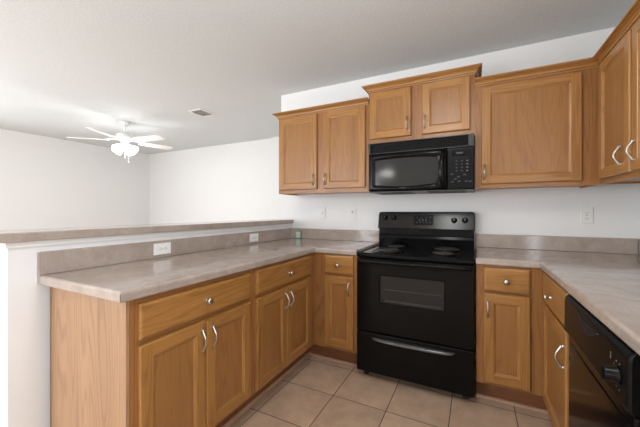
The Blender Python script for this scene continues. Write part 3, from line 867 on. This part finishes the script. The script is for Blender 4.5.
# ------------------------------------------------------------------ wall plates
def plate_bm(w, h, t=.006):
    bm = BM(); add_box(bm, (-w / 2, -t, -h / 2), (w / 2, -.0003, h / 2), bevel=.0025, seg=2); return bm
def outlet(name, label, cat, loc, rz, horizontal=False, mat=white_plastic, group=None):
    t = thing(name, label, cat, loc, rz, group)
    w, h = (.114, .070) if horizontal else (.070, .114)
    obj('cover_plate', plate_bm(w, h), mat, t)
    for s in (-1, 1):
        bm = BM(); n = 16; rr = .0165
        o2 = []
        for i in range(n):
            a = 2 * PI * i / n; o2.append((max(-.0165, min(.0165, rr * 1.12 * math.cos(a))), max(-.0135, min(.0135, rr * math.sin(a)))))
        add_prism(bm, o2, 'y', -.0078, -.0055)
        off = (s * .0195, 0, 0) if horizontal else (0, 0, s * .0195)
        r = obj('receptacle', bm, mat, t, off)
        bm = BM()
        if horizontal: sl = [((-.0045, -.0075), (.0035, -.0052)), ((-.0045, .0052), (.0035, .0075)), ((.007, -.002), (.0105, .002))]
        else: sl = [((-.0075, -.0035), (-.0052, .0045)), ((.0052, -.0035), (.0075, .0045)), ((-.002, -.0105), (.002, -.007))]
        for a, b in sl: add_box(bm, (a[0], -.0082, a[1]), (b[0], -.0075, b[1]))
        obj('slot', bm, dark_slot, r)
    bm = BM(); add_lathe(bm, [(0, 0), (.003, 0), (.0025, .001), (0, .0012)], (0, -.006, 0), (0, -1, 0), 10); obj('screw', bm, dark_slot, t)
    return t
outlet('outlet', 'white sideways outlet on the peninsula backsplash, nearer the open end', 'outlet', (-.95, -1.503, .969), R90, True, group='white outlets on the peninsula backsplash')
outlet('outlet', 'white sideways outlet on the peninsula backsplash, nearer the back wall', 'outlet', (-.95, -.633, .968), R90, True, group='white outlets on the peninsula backsplash')
outlet('outlet', 'almond upright outlet on the wall above the right counter', 'outlet', (1.456, 0, 1.169), 0, False, pale_plastic)
def switch(label, loc, rz, mat, blank=False, small=False):
    t = thing('wall_switch', label, 'switch', loc, rz)
    obj('cover_plate', plate_bm(.070, .114), mat, t)
    bm = BM()
    if blank: add_lathe(bm, [(0, 0), (.006, 0), (.006, .003), (0, .004)], (0, -.006, .02), (0, -1, 0), 12); obj('jack', bm, dark_slot, t)
    else: add_box(bm, (-.005, -.017, -.004), (.005, -.0055, .012), bevel=.002); obj('toggle', bm, mat, t)
    return t
switch('white toggle switch on the wall under the left wall cabinet', (-.602, 0, 1.176), 0, wall_m)
switch('white jack plate with a dark socket beside the stove backguard', (-.278, 0, 1.169), 0, wall_m, True)
switch('white toggle switch on the living room wall beyond the half wall', (-2.44, YB, 1.175), 0, wall_m)

# small pale green card box in the corner of the counter
g = thing('plastic_box', 'small pale green box in the counter corner against the backsplash', 'box', (-.856, -.040, ZC1))
bm = BM(); add_box(bm, (-.024, -.010, .004), (.024, .012, .072), bevel=.004); obj('case', bm, green_m, g)
bm = BM(); add_box(bm, (-.027, .004, .0), (.027, .018, .078), bevel=.003); obj('back_shell', bm, green_rim, g)

# ------------------------------------------------------------------ living room ceiling
v = thing('ceiling_vent', 'small square white air vent on the living room ceiling', 'vent', (-2.31, .02, CZ))
bm = BM()
w2, h2 = .105, .125
for a, b in (((-w2, -h2), (w2, -h2 + .02)), ((-w2, h2 - .02), (w2, h2)), ((-w2, -h2 + .02), (-w2 + .02, h2 - .02)), ((w2 - .02, -h2 + .02), (w2, h2 - .02))):
    add_box(bm, (a[0], a[1], -.008), (b[0], b[1], -.0005))
obj('frame', bm, fan_white, v)
bm = BM()
for i in range(8):
    y = -h2 + .028 + i * .026
    add_prism(bm, [(y, -.009), (y + .003, -.009), (y + .016, -.001), (y + .013, -.001)], 'x', -w2 + .02, w2 - .02)
obj('louver', bm, vent_grey, v)
obj('duct', boxbm((-w2 + .02, -h2 + .02, -.0012), (w2 - .02, h2 - .02, -.0005)), plain('duct_grey', lin(165, 163, 158), .8), v)

# fan : 5 blades
FD = 4.25
c_, s_ = math.cos(.4712), math.sin(.4712)
r_ = (125 - 320) / FPX * FD
fx = cam.location.x + c_ * r_ - s_ * FD; fyy = cam.location.y + s_ * r_ + c_ * FD
fan = thing('ceiling_fan', 'white five-blade ceiling fan with lit glass shades in the living room', 'ceiling fan', (fx, fyy, CZ))
bm = BM(); add_lathe(bm, [(0, 0), (.065, -.0005), (.066, -.012), (.045, -.045), (.018, -.055), (0, -.055)], (0, 0, 0), (0, 0, 1), 24); obj('canopy', bm, fan_white, fan)
bm = BM(); add_tube(bm, [(0, 0, -.05), (0, 0, -.15)], .011, 12); obj('downrod', bm, fan_white, fan)
bm = BM(); add_lathe(bm, [(0, -.145), (.03, -.145), (.05, -.155), (.095, -.175), (.110, -.200), (.108, -.232), (.085, -.258), (.055, -.268), (0, -.268)], (0, 0, 0), (0, 0, 1), 32); obj('motor_housing', bm, fan_white, fan)
for k in range(5):
    a = .4712 + math.radians(54 + 72 * k)
    bm = BM()
    M = Matrix.Rotation(a, 4, 'Z')
    pts = [(.20, -.050), (.26, -.058), (.60, -.068), (.645, -.058), (.665, -.03), (.665, .03), (.645, .058), (.60, .068), (.26, .058), (.20, .050)]
    add_prism(bm, pts, 'z', -.004, .004)
    for vv in bm.verts:
        y, z = vv.co.y, vv.co.z; p = -.21
        vv.co = M @ Vector((vv.co.x, y * math.cos(p) - z * math.sin(p), -.262 + y * math.sin(p) + z * math.cos(p)))
    b = obj('blade', bm, fan_white, fan)
    bm = BM()
    add_prism(bm, [(.085, -.018), (.15, -.012), (.21, -.035), (.24, -.02), (.24, .02), (.21, .035), (.15, .012), (.085, .018)], 'z', -.252, -.246)
    for vv in bm.verts: vv.co = M @ vv.co
    obj('bracket', bm, fan_white, b)
bm = BM(); add_lathe(bm, [(0, -.268), (.045, -.268), (.050, -.29), (.050, -.33), (.035, -.345), (0, -.345)], (0, 0, 0), (0, 0, 1), 24); obj('light_kit', bm, fan_white, fan)
for k in range(4):
    a = .35 + k * PI / 2
    ax = Vector((math.cos(a) * .75, math.sin(a) * .75, -.66)).normalized(); o_ = Vector((math.cos(a) * .045, math.sin(a) * .045, -.325))
    bm = BM(); add_lathe(bm, [(.016, 0), (.022, .02), (.034, .045), (.050, .075), (.066, .105), (.070, .118), (.066, .117), (.046, .078), (.028, .045), (0, .03)], o_, ax, 20)
    sh = obj('lamp_shade', bm, glow, fan)
    l = bpy.data.lights.new('fan_bulb', 'POINT'); l.energy = 2.4; l.color = (.98, .98, .98); l.shadow_soft_size = .035
    lo = bpy.data.objects.new('fan_bulb', l); COL.objects.link(lo); lo.parent = fan; lo.location = o_ + ax * .15
for dx, L_ in ((.0, .135), (.05, .20)):
    bm = BM(); px, py = c_ * dx, s_ * dx
    add_tube(bm, [(px * .8, py * .8, -.345), (px, py, -.345 - L_)], .0022, 6)
    add_lathe(bm, [(0, 0), (.006, -.004), (.007, -.02), (0, -.028)], (px, py, -.345 - L_), (0, 0, 1), 10)
    obj('pull_chain', bm, fan_white, fan, smooth=False)

# kitchen ceiling lamp (just above the picture; its glow shows on the cabinet doors)
kl = thing('ceiling_lamp', 'round flush kitchen ceiling lamp above the frame', 'lamp', (.44, -2.0, CZ))
bm = BM(); add_lathe(bm, [(0, -.0005), (.17, -.0005), (.17, -.025), (0, -.025)], (0, 0, 0), (0, 0, 1), 32); obj('lamp_base', bm, nickel, kl)
bm = BM(); add_lathe(bm, [(.16, -.025), (.155, -.05), (.12, -.08), (.06, -.098), (0, -.102)], (0, 0, 0), (0, 0, 1), 32); obj('lamp_glass', bm, lamp_glow, kl)
l = bpy.data.lights.new('kitchen_bulb', 'POINT'); l.energy = 16; l.color = (.98, .98, .98); l.shadow_soft_size = .14
lo = bpy.data.objects.new('kitchen_bulb', l); COL.objects.link(lo); lo.parent = kl; lo.location = (0, 0, -.26)

# dining lamp behind the camera : its glow shows as the bright spot in the microwave window
pl_ = thing('pendant_lamp', 'glass bowl pendant lamp in the dining area behind the camera', 'lamp', (-.93, -4.0, CZ))
bm = BM(); add_lathe(bm, [(0, -.0005), (.06, -.0005), (.058, -.02), (.01, -.03), (0, -.03)], (0, 0, 0), (0, 0, 1), 20); obj('canopy', bm, nickel, pl_)
bm = BM(); add_tube(bm, [(0, 0, -.03), (0, 0, -.44)], .006, 8); obj('stem', bm, nickel, pl_)
bm = BM(); add_lathe(bm, [(.02, -.44), (.12, -.46), (.20, -.50), (.19, -.515), (.10, -.545), (0, -.555)], (0, 0, 0), (0, 0, 1), 28); obj('lamp_shade', bm, plain('pendant_glass', (1, 1, 1, 1), .4, 0, emit=(1.0, 0.98, 0.95, 1), estr=20.0), pl_)
